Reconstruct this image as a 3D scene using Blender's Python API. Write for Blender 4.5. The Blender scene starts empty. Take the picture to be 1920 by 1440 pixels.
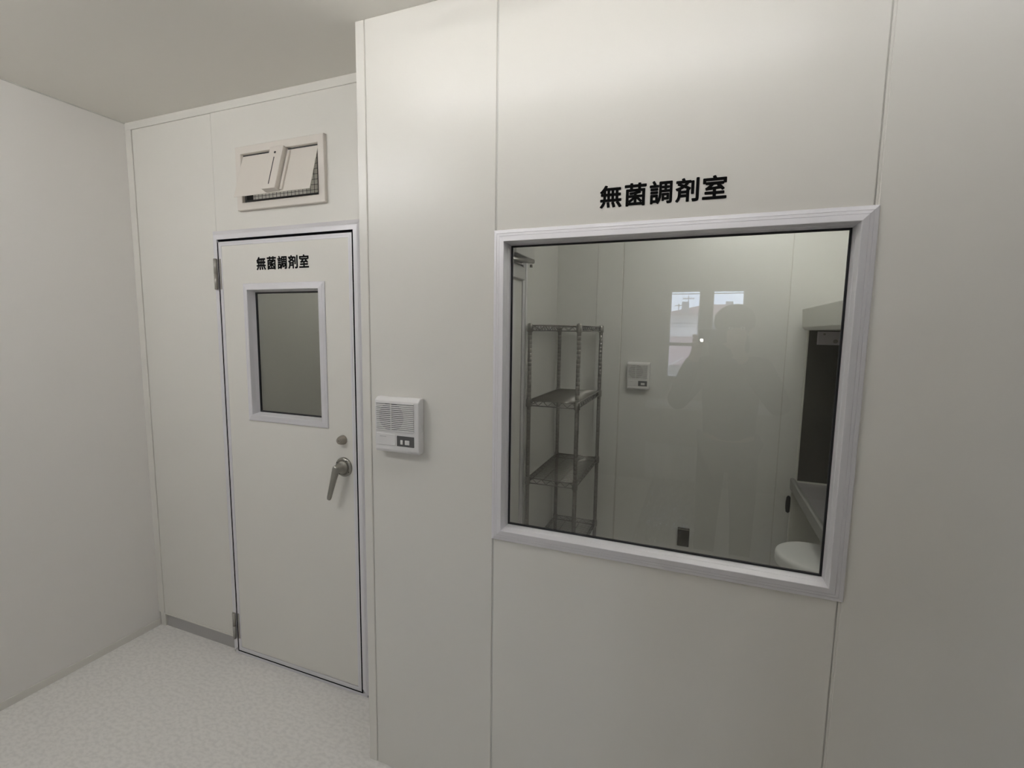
import bpy, bmesh, math, random
from mathutils import Vector, Matrix
random.seed(7)
SC = bpy.context.scene
COL = SC.collection

# ------------------------------------------------------------------ camera, sky, exposure
CAM = Vector((0.59396, -1.37636, 1.63687))
CR = Vector((0.93201, 0.362176, 0.013623)).normalized()
CF = Vector((-0.358601, 0.926959, -0.110241)).normalized()
CU = CR.cross(CF).normalized()
cd = bpy.data.cameras.new('camera')
cam = bpy.data.objects.new('camera', cd)
COL.objects.link(cam)
cam.matrix_world = Matrix(((CR.x, CU.x, -CF.x, CAM.x), (CR.y, CU.y, -CF.y, CAM.y),
                           (CR.z, CU.z, -CF.z, CAM.z), (0, 0, 0, 1)))
cd.sensor_fit = 'HORIZONTAL'
cd.sensor_width = 36.0
cd.lens = 904.287 / 1920 * 36.0
cd.clip_start = 0.02
cd.clip_end = 200
SC.camera = cam

SKY_STRENGTH = 9.0
LAMP = 15.0            # radiance of the long lamp by the window wall
LAMP_RIGHT = 10.5      # radiance of the flat lamp right of the window
LAMP_FAR = 84.0         # radiance of the bare tube over the left half of the room
LAMP_INNER = 70.0       # radiance of the small lamp in the inner room
FILL_ANTE = 28.0  # radiance of the fill tube added in the lobby
W = bpy.data.worlds.new('sky')
SC.world = W
W.use_nodes = True
wn = W.node_tree
wn.nodes.clear()
wo = wn.nodes.new('ShaderNodeOutputWorld')
wb = wn.nodes.new('ShaderNodeBackground')
wb.inputs['Strength'].default_value = SKY_STRENGTH
wt = wn.nodes.new('ShaderNodeTexCoord')
wz = wn.nodes.new('ShaderNodeTexNoise')
wz.inputs['Scale'].default_value = 5.0
wz.inputs['Detail'].default_value = 3.0
wr = wn.nodes.new('ShaderNodeValToRGB')
wr.color_ramp.elements[0].position = 0.35
wr.color_ramp.elements[0].color = (0.66, 0.77, 1.0, 1)
wr.color_ramp.elements[1].position = 0.7
wr.color_ramp.elements[1].color = (0.86, 0.92, 1.0, 1)
wn.links.new(wt.outputs['Generated'], wz.inputs['Vector'])
wn.links.new(wz.outputs['Fac'], wr.inputs['Fac'])
wn.links.new(wr.outputs['Color'], wb.inputs['Color'])
wn.links.new(wb.outputs['Background'], wo.inputs['Surface'])

SC.view_settings.view_transform = 'Standard'
SC.view_settings.look = 'None'
SC.view_settings.exposure = 0.0
SC.view_settings.gamma = 1.0
SC.view_settings.use_curve_mapping = False

# ------------------------------------------------------------------ materials
def mat(name, col, rough=0.5, metal=0.0, spec=0.5, noise=None, bump=None, emit=None, coat=0.0):
    m = bpy.data.materials.new(name)
    m.use_nodes = True
    nt = m.node_tree
    b = nt.nodes['Principled BSDF']
    b.inputs['Base Color'].default_value = (*col, 1)
    b.inputs['Roughness'].default_value = rough
    b.inputs['Metallic'].default_value = metal
    b.inputs['Specular IOR Level'].default_value = spec
    if coat:
        b.inputs['Coat Weight'].default_value = coat
    tc = None
    if noise or bump:
        tc = nt.nodes.new('ShaderNodeTexCoord')
    if noise:                                  # (scale xyz, detail, colour 2, lo, hi)
        sc, det, c2, lo, hi = noise
        mp = nt.nodes.new('ShaderNodeMapping')
        mp.inputs['Scale'].default_value = sc
        n = nt.nodes.new('ShaderNodeTexNoise')
        n.inputs['Scale'].default_value = 1.0
        n.inputs['Detail'].default_value = det
        r = nt.nodes.new('ShaderNodeValToRGB')
        r.color_ramp.elements[0].position = lo
        r.color_ramp.elements[0].color = (*c2, 1)
        r.color_ramp.elements[1].position = hi
        r.color_ramp.elements[1].color = (*col, 1)
        nt.links.new(tc.outputs['Object'], mp.inputs['Vector'])
        nt.links.new(mp.outputs['Vector'], n.inputs['Vector'])
        nt.links.new(n.outputs['Fac'], r.inputs['Fac'])
        nt.links.new(r.outputs['Color'], b.inputs['Base Color'])
    if bump:                                   # (scale xyz, strength, distance)
        mp = nt.nodes.new('ShaderNodeMapping')
        mp.inputs['Scale'].default_value = bump[0]
        n = nt.nodes.new('ShaderNodeTexNoise')
        n.inputs['Scale'].default_value = 1.0
        n.inputs['Detail'].default_value = 4.0
        bp = nt.nodes.new('ShaderNodeBump')
        bp.inputs['Strength'].default_value = bump[1]
        bp.inputs['Distance'].default_value = bump[2]
        nt.links.new(tc.outputs['Object'], mp.inputs['Vector'])
        nt.links.new(mp.outputs['Vector'], n.inputs['Vector'])
        nt.links.new(n.outputs['Fac'], bp.inputs['Height'])
        nt.links.new(bp.outputs['Normal'], b.inputs['Normal'])
    if emit:
        b.inputs['Emission Color'].default_value = (*emit[0], 1)
        b.inputs['Emission Strength'].default_value = emit[1]
    return m

def glass_mat(name, tint, rough=0.0, gain=2.0):
    """thin pane: clear transmission plus the mirror image of both faces, by Fresnel"""
    m = bpy.data.materials.new(name)
    m.use_nodes = True
    nt = m.node_tree
    nt.nodes.clear()
    out = nt.nodes.new('ShaderNodeOutputMaterial')
    mix = nt.nodes.new('ShaderNodeMixShader')
    tr = nt.nodes.new('ShaderNodeBsdfTransparent')
    tr.inputs['Color'].default_value = (*tint, 1)
    gl = nt.nodes.new('ShaderNodeBsdfGlossy')
    gl.inputs['Roughness'].default_value = rough
    fr = nt.nodes.new('ShaderNodeFresnel')
    fr.inputs['IOR'].default_value = 1.5
    ge = nt.nodes.new('ShaderNodeNewGeometry')
    inv = nt.nodes.new('ShaderNodeMath'); inv.operation = 'SUBTRACT'; inv.inputs[0].default_value = 1.0
    mu = nt.nodes.new('ShaderNodeMath'); mu.operation = 'MULTIPLY'
    m2 = nt.nodes.new('ShaderNodeMath'); m2.operation = 'MULTIPLY'; m2.inputs[1].default_value = gain
    m2.use_clamp = True
    nt.links.new(ge.outputs['Backfacing'], inv.inputs[1])
    nt.links.new(fr.outputs['Fac'], mu.inputs[0])
    nt.links.new(inv.outputs[0], mu.inputs[1])
    nt.links.new(mu.outputs[0], m2.inputs[0])
    nt.links.new(m2.outputs[0], mix.inputs['Fac'])
    nt.links.new(tr.outputs[0], mix.inputs[1])
    nt.links.new(gl.outputs[0], mix.inputs[2])
    nt.links.new(mix.outputs[0], out.inputs['Surface'])
    return m

M = {}
M['panel'] = mat('cream_steel_panel', (0.765, 0.742, 0.685), 0.31, spec=0.32)
M['panel_in'] = mat('pale_steel_panel', (0.735, 0.73, 0.70), 0.27, spec=0.45)
M['vinylwall'] = mat('white_wall_covering', (0.83, 0.805, 0.765), 0.6, spec=0.3, bump=((160, 160, 160), 0.04, 0.002))
M['outwall'] = mat('beige_wall_covering', (0.52, 0.50, 0.46), 0.6)
M['ceil'] = mat('ceiling_board', (0.86, 0.835, 0.775), 0.55, spec=0.3)
M['trimw'] = mat('cream_trim', (0.765, 0.742, 0.685), 0.31, spec=0.35)
M['floor'] = mat('mottled_vinyl_floor', (0.84, 0.82, 0.785), 0.42, spec=0.4,
                 noise=((48, 80, 70), 6.0, (0.75, 0.732, 0.70), 0.36, 0.58))
M['alu'] = mat('anodised_aluminium', (0.76, 0.745, 0.765), 0.34, metal=0.18, spec=0.5)
M['base'] = mat('grey_base_metal', (0.46, 0.45, 0.44), 0.4, metal=0.3)
M['groove'] = mat('joint_filler', (0.62, 0.605, 0.56), 0.4)
M['rubber'] = mat('black_rubber', (0.006, 0.006, 0.008), 0.5)
M['gap'] = mat('black_seal', (0.003, 0.003, 0.004), 0.9, spec=0.05)
M['glass'] = glass_mat('window_glass', (0.935, 0.945, 0.94))
M['glassc'] = glass_mat('clear_glass', (0.96, 0.97, 0.97))
M['glassd'] = glass_mat('door_glass', (0.80, 0.82, 0.80))
M['plw'] = mat('white_plastic', (0.75, 0.735, 0.72), 0.32)
M['plg'] = mat('grey_plastic', (0.56, 0.555, 0.545), 0.4)
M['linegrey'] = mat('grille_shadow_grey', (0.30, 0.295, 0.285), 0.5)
M['pld'] = mat('dark_grey_plastic', (0.09, 0.09, 0.09), 0.4)
M['slot'] = mat('dark_slot', (0.03, 0.03, 0.03), 0.6)
M['ivory'] = mat('ivory_enamel', (0.73, 0.68, 0.615), 0.4)
M['steel'] = mat('satin_steel', (0.33, 0.32, 0.29), 0.36, metal=0.85)
M['brass'] = mat('dull_nickel', (0.40, 0.37, 0.32), 0.36, metal=0.85)
M['hinge'] = mat('hinge_steel', (0.42, 0.40, 0.36), 0.4, metal=0.7)
M['chrome'] = mat('chromed_wire', (0.30, 0.29, 0.275), 0.3, metal=0.85)
M['stain'] = mat('dark_stainless', (0.15, 0.145, 0.13), 0.33, metal=0.9)
M['stainl'] = mat('stainless_top', (0.56, 0.54, 0.55), 0.42, metal=0.55)
M['rail'] = mat('bench_rail_grey', (0.30, 0.30, 0.28), 0.4)
M['baffle'] = mat('baffle_metal', (0.72, 0.68, 0.73), 0.3, metal=0.5)
M['bench'] = mat('bench_paint', (0.66, 0.66, 0.60), 0.35)
M['stick'] = mat('blue_sticker', (0.50, 0.66, 0.70), 0.4)
M['stick2'] = mat('blue_sticker_mark', (0.22, 0.42, 0.50), 0.4)
M['knob'] = mat('black_knob', (0.008, 0.008, 0.008), 0.35)
M['seat'] = mat('white_vinyl_seat', (0.88, 0.88, 0.86), 0.3)
M['ink'] = mat('black_lettering', (0.004, 0.004, 0.004), 0.7, spec=0.15)
M['plate'] = mat('brown_plate', (0.055, 0.05, 0.04), 0.3)
M['platee'] = mat('plate_edge', (0.5, 0.48, 0.42), 0.3, metal=0.6)
M['lampcase'] = mat('lamp_case', (0.8, 0.8, 0.8), 0.4)
M['lampA'] = mat('lamp_diffuser', (0.9, 0.9, 0.9), 0.4, emit=((1.0, 0.995, 1.0), LAMP))
M['lampB'] = mat('far_lamp_diffuser', (0.9, 0.9, 0.9), 0.4, emit=((1.0, 0.995, 1.0), LAMP_FAR))
M['lampE'] = mat('right_lamp_diffuser', (0.9, 0.9, 0.9), 0.4, emit=((1.0, 0.995, 1.0), LAMP_RIGHT))
M['lampC'] = mat('inner_lamp_diffuser', (0.9, 0.9, 0.9), 0.4, emit=((1.0, 0.99, 0.95), LAMP_INNER))
M['fillD'] = mat('ante_fill_diffuser', (0.9, 0.9, 0.9), 0.4, emit=((1.0, 0.99, 0.95), FILL_ANTE))
M['carton'] = mat('white_carton', (0.82, 0.81, 0.84), 0.5)
M['cabin'] = mat('pale_cabinet_door', (0.80, 0.79, 0.80), 0.4, noise=((14, 3, 2), 2.0, (0.66, 0.65, 0.66), 0.4, 0.6))
M['skin'] = mat('skin', (0.62, 0.42, 0.33), 0.5)
M['hair'] = mat('black_hair', (0.012, 0.010, 0.010), 0.5)
M['jacket'] = mat('dark_jacket', (0.055, 0.058, 0.065), 0.8)
M['trous'] = mat('charcoal_trousers', (0.04, 0.04, 0.045), 0.8)
M['shoe'] = mat('dark_shoe', (0.03, 0.03, 0.03), 0.5)
M['eyew'] = mat('eye_white', (0.8, 0.8, 0.78), 0.3)
M['phone'] = mat('phone_body', (0.03, 0.03, 0.035), 0.3)
M['lens'] = mat('phone_lens', (0.004, 0.004, 0.005), 0.08)
M['led'] = mat('phone_light', (1, 1, 1), 0.4, emit=((1.0, 0.93, 0.80), 110.0))
M['hwall'] = mat('house_siding', (0.80, 0.78, 0.76), 0.7)
M['hroof'] = mat('red_brown_roof', (0.50, 0.36, 0.36), 0.6)
M['heave'] = mat('eave_board', (0.36, 0.32, 0.30), 0.6)
M['chim'] = mat('chimney_render', (0.30, 0.30, 0.32), 0.8)
M['wire'] = mat('black_cable', (0.02, 0.02, 0.02), 0.5)
M['antenna'] = mat('antenna_metal', (0.12, 0.12, 0.13), 0.4, metal=0.6)
M['ground'] = mat('outside_ground', (0.25, 0.25, 0.24), 0.9)

def film_mat():
    m = bpy.data.materials.new('clear_plastic_film')
    m.use_nodes = True
    nt = m.node_tree
    nt.nodes.clear()
    out = nt.nodes.new('ShaderNodeOutputMaterial')
    mix = nt.nodes.new('ShaderNodeMixShader')
    tr = nt.nodes.new('ShaderNodeBsdfTransparent')
    gl = nt.nodes.new('ShaderNodeBsdfGlossy')
    gl.inputs['Roughness'].default_value = 0.08
    mix.inputs['Fac'].default_value = 0.5
    nt.links.new(tr.outputs[0], mix.inputs[1])
    nt.links.new(gl.outputs[0], mix.inputs[2])
    nt.links.new(mix.outputs[0], out.inputs['Surface'])
    return m
M['film'] = film_mat()

# ------------------------------------------------------------------ mesh helpers
class MB:
    def __init__(s):
        s.bm = bmesh.new()
        s.mi = 0
    def _tag(s, faces, mi):
        for f in faces:
            f.material_index = mi
    def box(s, x0, x1, y0, y1, z0, z1, bev=0.0, mi=0, seg=1):
        vs = [s.bm.verts.new((x, y, z)) for x in (x0, x1) for y in (y0, y1) for z in (z0, z1)]
        F = [(0, 1, 3, 2), (4, 6, 7, 5), (0, 4, 5, 1), (2, 3, 7, 6), (0, 2, 6, 4), (1, 5, 7, 3)]
        fs = [s.bm.faces.new([vs[i] for i in f]) for f in F]
        s._tag(fs, mi)
        if bev:
            es = list({e for f in fs for e in f.edges})
            r = bmesh.ops.bevel(s.bm, geom=es, offset=bev, segments=seg, profile=0.5, affect='EDGES')
            s._tag(r['faces'], mi)
        return s
    def quad(s, pts, mi=0):
        f = s.bm.faces.new([s.bm.verts.new(p) for p in pts])
        f.material_index = mi
        return s
    def prism(s, pts, axis, a0, a1, mi=0, bev=0.0):
        """outline in the two other axes, extruded along axis"""
        def P(p, a):
            if axis == 'x': return (a, p[0], p[1])
            if axis == 'y': return (p[0], a, p[1])
            return (p[0], p[1], a)
        A = [s.bm.verts.new(P(p, a0)) for p in pts]
        B = [s.bm.verts.new(P(p, a1)) for p in pts]
        n = len(pts)
        fs = [s.bm.faces.new(A), s.bm.faces.new(B[::-1])]
        for i in range(n):
            fs.append(s.bm.faces.new((A[i], B[i], B[(i + 1) % n], A[(i + 1) % n])))
        s._tag(fs, mi)
        if bev:
            es = list({e for f in fs for e in f.edges})
            r = bmesh.ops.bevel(s.bm, geom=es, offset=bev, segments=2, profile=0.5, affect='EDGES')
            s._tag(r['faces'], mi)
        return s
    def tube(s, pts, r, n=8, mi=0, caps=True):
        pts = [Vector(p) for p in pts]
        rs = r if isinstance(r, (list, tuple)) else [r] * len(pts)
        rings = []
        up = None
        for i, p in enumerate(pts):
            if i == 0: d = pts[1] - p
            elif i == len(pts) - 1: d = p - pts[i - 1]
            else: d = (pts[i + 1] - p).normalized() + (p - pts[i - 1]).normalized()
            d.normalize()
            if up is None:
                up = Vector((0, 0, 1)) if abs(d.z) < 0.9 else Vector((1, 0, 0))
            a = d.cross(up)
            if a.length < 1e-4: a = d.orthogonal()
            a.normalize()
            b = d.cross(a).normalized()
            rings.append([s.bm.verts.new(p + (a * math.cos(2 * math.pi * k / n) + b * math.sin(2 * math.pi * k / n)) * rs[i]) for k in range(n)])
        for i in range(len(rings) - 1):
            for k in range(n):
                f = s.bm.faces.new((rings[i][k], rings[i][(k + 1) % n], rings[i + 1][(k + 1) % n], rings[i + 1][k]))
                f.material_index = mi
                f.smooth = True
        if caps:
            s.bm.faces.new(rings[0]).material_index = mi
            s.bm.faces.new(rings[-1][::-1]).material_index = mi
        return s
    def lathe(s, prof, c, axis='z', n=32, mi=0, smooth=True):
        """prof: list of (radius, height) along axis from centre c"""
        c = Vector(c)
        rings = []
        for r, h in prof:
            ring = []
            for k in range(n):
                t = 2 * math.pi * k / n
                u, v = r * math.cos(t), r * math.sin(t)
                if axis == 'z': p = (u, v, h)
                elif axis == 'y': p = (u, h, v)
                else: p = (h, u, v)
                ring.append(s.bm.verts.new(c + Vector(p)))
            rings.append(ring)
        for i in range(len(rings) - 1):
            for k in range(n):
                f = s.bm.faces.new((rings[i][k], rings[i][(k + 1) % n], rings[i + 1][(k + 1) % n], rings[i + 1][k]))
                f.material_index = mi
                f.smooth = smooth
        s.bm.faces.new(rings[0]).material_index = mi
        s.bm.faces.new(rings[-1][::-1]).material_index = mi
        return s
    def mitre(s, x0, x1, z0, z1, prof, y=0.0, mi=0, sides='tblr'):
        """picture frame in the xz plane: prof = (inset from the outer edge, y offset)"""
        for i in range(len(prof) - 1):
            (a, ya), (b, yb) = prof[i], prof[i + 1]
            A = [(x0 + a, y + ya, z0 + a), (x1 - a, y + ya, z0 + a), (x1 - a, y + ya, z1 - a), (x0 + a, y + ya, z1 - a)]
            Bq = [(x0 + b, y + yb, z0 + b), (x1 - b, y + yb, z0 + b), (x1 - b, y + yb, z1 - b), (x0 + b, y + yb, z1 - b)]
            for k, sd in enumerate('brtl'):
                if sd in sides:
                    j = (k + 1) % 4
                    s.quad([A[k], A[j], Bq[j], Bq[k]], mi)
        return s
    def build(s, name, mats, parent=None, loc=None, rot=None, recalc=True):
        if recalc:
            bmesh.ops.recalc_face_normals(s.bm, faces=s.bm.faces[:])
        me = bpy.data.meshes.new(name)
        s.bm.to_mesh(me)
        s.bm.free()
        for m in (mats if isinstance(mats, (list, tuple)) else [mats]):
            me.materials.append(M[m] if isinstance(m, str) else m)
        o = bpy.data.objects.new(name, me)
        COL.objects.link(o)
        if parent is not None: o.parent = parent
        if loc: o.location = loc
        if rot: o.rotation_euler = rot
        return o

def tag(o, label, cat, group=None, kind=None):
    o['label'] = label
    o['category'] = cat
    if group: o['group'] = group
    if kind: o['kind'] = kind
    return o

def thing(name, label, cat, loc=(0, 0, 0), rotz=0.0, group=None, kind=None):
    o = bpy.data.objects.new(name, None)
    COL.objects.link(o)
    o.empty_display_size = 0.1
    o.location = loc
    o.rotation_euler = (0, 0, rotz)
    return tag(o, label, cat, group, kind)

def struct(o, label, cat):
    return tag(o, label, cat, kind='structure')

# ------------------------------------------------------------------ measures (metres)
B = 0.258          # front plane of the recessed door wall
XL = -2.097        # left wall
ZC = 2.622         # ceiling
YO = -4.00         # wall with the outside windows
XR = 2.70          # right wall of the outer room
YI = 1.95          # back wall of the inner room
XI = -0.36         # left wall of the inner room
XRI = 1.78         # right wall of the inner room
T = 0.045          # panel thickness

# ------------------------------------------------------------------ room shell
struct(MB().box(XL - .1, XR + .1, YO - .15, YI + .1, -.06, 0.0).build('floor', 'floor'),
       'pale grey mottled vinyl floor', 'floor')
struct(MB().box(XL - .1, XR + .1, YO - .15, YI + .1, ZC, ZC + .08).build('ceiling', 'ceil'),
       'plain off-white ceiling', 'ceiling')
struct(MB().box(XL - .1, XL, YO - .15, YI + .1, 0, ZC).build('wall_left', 'vinylwall'),
       'plain white wall on the left', 'wall')
struct(MB().box(XR, XR + .1, YO - .15, .2, 0, ZC).build('wall_right', 'vinylwall'),
       'plain white wall out of view on the right', 'wall')

# wall with the large window: bevelled steel panels with joints between them
wa = MB()
bv = .0018
wa.box(-.4635, .0005, 0, T, 0, ZC, bv)                       # between corner post and first joint
wa.box(.0055, .9525, 0, T, 0, 1.000, bv)                     # below the window
wa.box(.0055, .9525, 0, T, 1.903, ZC, bv)                    # above the window
wa.box(.0055, .036, .002, T, .9, 2.0)
wa.box(.926, .9525, .002, T, .9, 2.0)
wa.box(.9605, XR, 0, T, 0, ZC, bv)                           # right of the window
wa.box(.0005, .0055, .003, T - .002, 0, ZC, 0, 1)
wa.box(.9525, .9552, .0035, T - .002, 0, ZC, 0, 1)
wa.box(.9552, .9605, .0009, T - .002, 0, ZC, .0006)
struct(wa.build('wall_window', ['panel', 'groove']), 'cream steel-panelled wall holding the large window', 'wall')
co = MB()
co.box(-.5005, -.4660, -.001, .030, 0, ZC, .002)
co.box(-.5005, -.4830, .030, B, 0, ZC, .0)
co.box(-.4660, -.4635, .003, .02, 0, ZC, 0, 1)
struct(co.build('trim_1', ['trimw', 'groove']), 'cream corner post where the window wall juts out', 'trim')

# recessed door wall
DX0, DX1, DZ1 = -1.527, -.682, 2.071      # outer size of the door frame
VX0, VX1, VZ0, VZ1 = -1.350, -.860, 2.148, 2.416
wbm = MB()
wbm.box(-2.052, -1.5095, B, B + T, .081, 2.5868, .0015)
wbm.box(-1.5065, -.483, B, B + T, VZ1 - .03, 2.5868)
wbm.box(-1.5065, -.483, B, B + T, DZ1 - .01, VZ0 + .03)
wbm.box(-1.5065, VX0 + .03, B, B + T, VZ0 + .03, VZ1 - .03)
wbm.box(VX1 - .03, -.483, B, B + T, VZ0 + .03, VZ1 - .03)
wbm.box(DX1 - .01, -.483, B, B + T, 0, DZ1 - .01)
wbm.box(-1.5095, -1.5065, B + .0015, B + T, .081, 2.5868, 0, 1)
struct(wbm.build('wall_door', ['panel', 'groove']), 'cream steel-panelled wall holding the door', 'wall')
struct(MB().box(XL, -.483, B - .004, B + T, 2.587, ZC, .001).build('trim_2', 'trimw'),
       'cream strip along the ceiling above the door wall', 'trim')
tr = MB()
tr.box(XL, -2.054, B - .004, B + T, .078, 2.587, .001)
tr.box(XL + .004, -2.056, B + .003, B + T, 0, .078)
struct(tr.build('trim_3', 'trimw'), 'cream corner strip between left wall and door wall', 'trim')
bb = MB()
bb.box(-2.052, DX0 + .012, B + .010, B + T, 0, .073)
bb.box(-2.052, DX0 + .012, B - .003, B + T, .073, .081, .001, 1)
struct(bb.build('baseboard_back', ['base', 'trimw']), 'grey metal skirting under the door wall', 'baseboard')
bl = MB()
bl.box(XL, XL + .005, YO, B, 0, .036, .001)
struct(bl.build('baseboard_left', 'trimw'), 'thin cream skirting along the left wall', 'baseboard')
struct(MB().box(XL, XL + .004, YO, B - .004, ZC - .004, ZC, 0).build('trim_4', 'groove'),
       'thin darker joint where left wall meets ceiling', 'trim')

# inner room and lobby behind the door
wi = MB()
wi.box(XI - T, .0905, YI, YI + T, 0, ZC, .0015)
wi.box(.0965, 1.079, YI, YI + T, 0, ZC, .0015)
wi.box(1.083, XRI + T, YI, YI + T, 0, ZC, .0015)
wi.box(.0905, .0965, YI + .003, YI + T, 0, ZC, 0, 1)
wi.box(1.079, 1.083, YI + .003, YI + T, 0, ZC, 0, 1)
wi.box(-.078, .0885, YI - .004, YI, 0, ZC, .001)
struct(wi.build('wall_inner_back', ['panel_in', 'groove']), 'panelled back wall of the inner room seen through the window', 'wall')
IDY0, IDY1, IDZ = .46, 1.285, 2.03
wl = MB()
wl.box(XI - T, XI, IDY1, YI, 0, ZC, .0015)
wl.box(XI - T, XI, T, IDY0, 0, ZC)
wl.box(XI - T, XI, IDY0, IDY1, IDZ, ZC)
struct(wl.build('wall_inner_left', 'panel_in'), 'side wall of the inner room behind the wire rack', 'wall')
struct(MB().box(XRI, XRI + T, T, YI, 0, ZC).build('wall_inner_right', 'panel_in'), 'side wall of the inner room behind the clean bench', 'wall')
struct(MB().box(XL, XI - T, YI, YI + T, 0, ZC).build('wall_lobby_back', 'panel_in'), 'far wall of the lobby behind the door', 'wall')

# ------------------------------------------------------------------ large window
w1 = thing('window_1', 'large square fixed window with aluminium frame in the cream wall', 'window', (.4815, 0, .968), kind='structure')
WL = Vector((.4815, 0, .968))
def under(o, parent):
    """parent while keeping world position (parents carry location and z rotation only)"""
    o.parent = parent
    o.matrix_parent_inverse = Matrix.Translation(-Vector(parent.location)) if parent.type == 'EMPTY' else Matrix.Identity(4)
    return o
fx0, fx1, fz0, fz1 = -.001, .9635, .968, 1.9355
fr = MB()
fr.mitre(fx0, fx1, fz0, fz1, [(0, .002), (0, -.004), (.002, -.0060), (.0105, -.0085), (.011, -.0078), (.0118, -.0080), (.0123, -.0090),
                              (.019, -.0108), (.0193, -.0101), (.0198, -.0103), (.0201, -.0111), (.0345, -.0150), (.0355, -.0146), (.0362, -.0133)])
under(fr.build('frame', 'alu', recalc=False), w1)
rv = MB()
rv.mitre(fx0 + .0362, fx1 - .0362, fz0 + .0362, fz1 - .0362, [(0, -.0133), (.002, .010), (.0023, .010), (.0027, .0105), (.005, .040)])
under(rv.build('reveal', 'alu', recalc=False), w1)
gk = MB()
gk.mitre(fx0 + .0405, fx1 - .0405, fz0 + .0405, fz1 - .0405, [(0, .036), (.001, .035), (.0055, .035), (.0055, .041)])
under(gk.build('gasket', 'rubber', recalc=False), w1)
under(MB().box(.042, .921, .0385, .0425, 1.010, 1.893).build('glass_pane', 'glass'), w1)
bk = MB()
bk.mitre(.02, .943, .985, 1.918, [(0, T), (0, T + .008), (.0205, T + .010), (.0215, .043)])
under(bk.build('inner_frame', 'alu', recalc=False), w1)

# ------------------------------------------------------------------ lettering
GLY = '無菌調剤室'
def glyph_meshes(offset):
    res = []
    for ch in GLY:
        cu = bpy.data.curves.new('character', 'FONT')
        cu.body = ch
        cu.extrude = 0.004
        cu.resolution_u = 4
        ob = bpy.data.objects.new('character_source', cu)
        COL.objects.link(ob)
        dg = bpy.context.evaluated_depsgraph_get()
        me = bpy.data.meshes.new_from_object(ob.evaluated_get(dg))
        bpy.data.objects.remove(ob)
        bpy.data.curves.remove(cu)
        # bold weight: the same outline laid over itself in a small circle
        src = bmesh.new(); src.from_mesh(me)
        out = bmesh.new()
        for k in range(12):
            t = 2 * math.pi * k / 12
            d = Vector((math.cos(t) * offset, math.sin(t) * offset, 0))
            vm = {v: out.verts.new(v.co + d) for v in src.verts}
            for f in src.faces: out.faces.new([vm[v] for v in f.verts])
        out.to_mesh(me); src.free(); out.free()
        me.materials.clear()
        me.materials.append(M['ink'])
        res.append(me)
    return res
glyphs = glyph_meshes(0.027)
def lettering(parent, x0, z0, pitch, h, w, y):
    """h = height of the black shapes, w = their width"""
    out = []
    for i, me in enumerate(glyphs):
        xs = [v.co.x for v in me.vertices]; zs = [v.co.y for v in me.vertices]
        o = bpy.data.objects.new('character', me)
        COL.objects.link(o)
        sz = h / .97
        sx = w / .97
        o.scale = (sx, sz, .10)
        o.rotation_euler = (math.pi / 2, 0, 0)
        cx = .5 * (min(xs) + max(xs)); cz = .38
        o.parent = parent
        o.location = (x0 + pitch * i - cx * sx, y, z0 - cz * sz)
        out.append(o)
    return out
wlet = thing('lettering', 'five large black Japanese characters on the wall above the big window', 'sign', (.477, 0, 2.006))
lettering(wlet, -.1320, 0, .0658, .0600, .0600, -.0006)

# ------------------------------------------------------------------ door
d1 = thing('door_1', 'cream steel door with small window and lever handle in the recess', 'door', (-1.10, B, 0), kind='structure')
def inD(o): return under(o, d1)
df = MB()
df.mitre(DX0, DX1, .0005, DZ1, [(0, .0), (0, -.004), (.0195, -.018), (.0215, -.0175), (.0225, -.0185), (.0405, -.0185), (.0405, .012)], y=B, sides='tlr')
df.box(DX0 + .019, DX1 - .0225, B - .012, B + .03, .0005, .020, .001)
inD(df.build('frame', 'alu'))
inD(MB().mitre(DX0 + .0405, DX1 - .0405, .019, DZ1 - .0405 - .0105, [(0, -.0160), (.0058, -.0160)], y=B, sides='bl').mitre(
    DX0 + .0405, DX1 - .0405, .019, DZ1 - .0405, [(0, -.0160), (.0082, -.0160)], y=B, sides='r').mitre(
    DX0 + .0405, DX1 - .0405, .019, DZ1 - .0405, [(0, -.0155), (.0105, -.0155)], y=B, sides='t').build('gap_seal', 'gap'))
LX0, LX1, LZ0, LZ1 = -1.4808, -.7305, .0250, 2.0200
PX0, PX1, PZ0, PZ1 = -1.463, -.748, .046, 2.001
WX0, WX1, WZ0, WZ1 = -1.335, -.8735, 1.208, 1.830
lf = MB()
for a in ((PX0, PX1, PZ0, WZ0 + .03), (PX0, PX1, WZ1 - .03, PZ1), (PX0, WX0 + .03, WZ0 + .03, WZ1 - .03), (WX1 - .03, PX1, WZ0 + .03, WZ1 - .03)):
    lf.box(a[0], a[1], B - .015, B + .02, a[2], a[3])
leaf = inD(lf.build('leaf', 'panel'))
ed = MB()
ed.mitre(LX0, LX1, LZ0, LZ1, [(0, .02), (0, -.015), (.001, -.0165), (.0085, -.0165), (.009, -.0158), (.0095, -.0165), (.0185, -.0165), (.0190, -.0145)], y=B)
inD(ed.build('edge_strip', 'alu', recalc=False))
vf = MB()
yd = B - .015
vf.mitre(WX0, WX1, WZ0, WZ1, [(0, .002), (0, -.004), (.003, -.0062), (.010, -.0075), (.0105, -.0070), (.011, -.0076), (.0275, -.0105), (.0295, -.0095), (.0325, .010), (.0375, .030)], y=yd)
inD(vf.build('window_frame', 'alu', recalc=False))
inD(MB().mitre(WX0 + .036, WX1 - .036, WZ0 + .036, WZ1 - .036, [(0, .029), (.001, .0275), (.0075, .0275), (.0075, .034)], y=yd).build('gasket', 'rubber', recalc=False))
inD(MB().box(WX0 + .037, WX1 - .037, yd + .031, yd + .034, WZ0 + .037, WZ1 - .037).build('glass_pane', 'glassd'))
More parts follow.
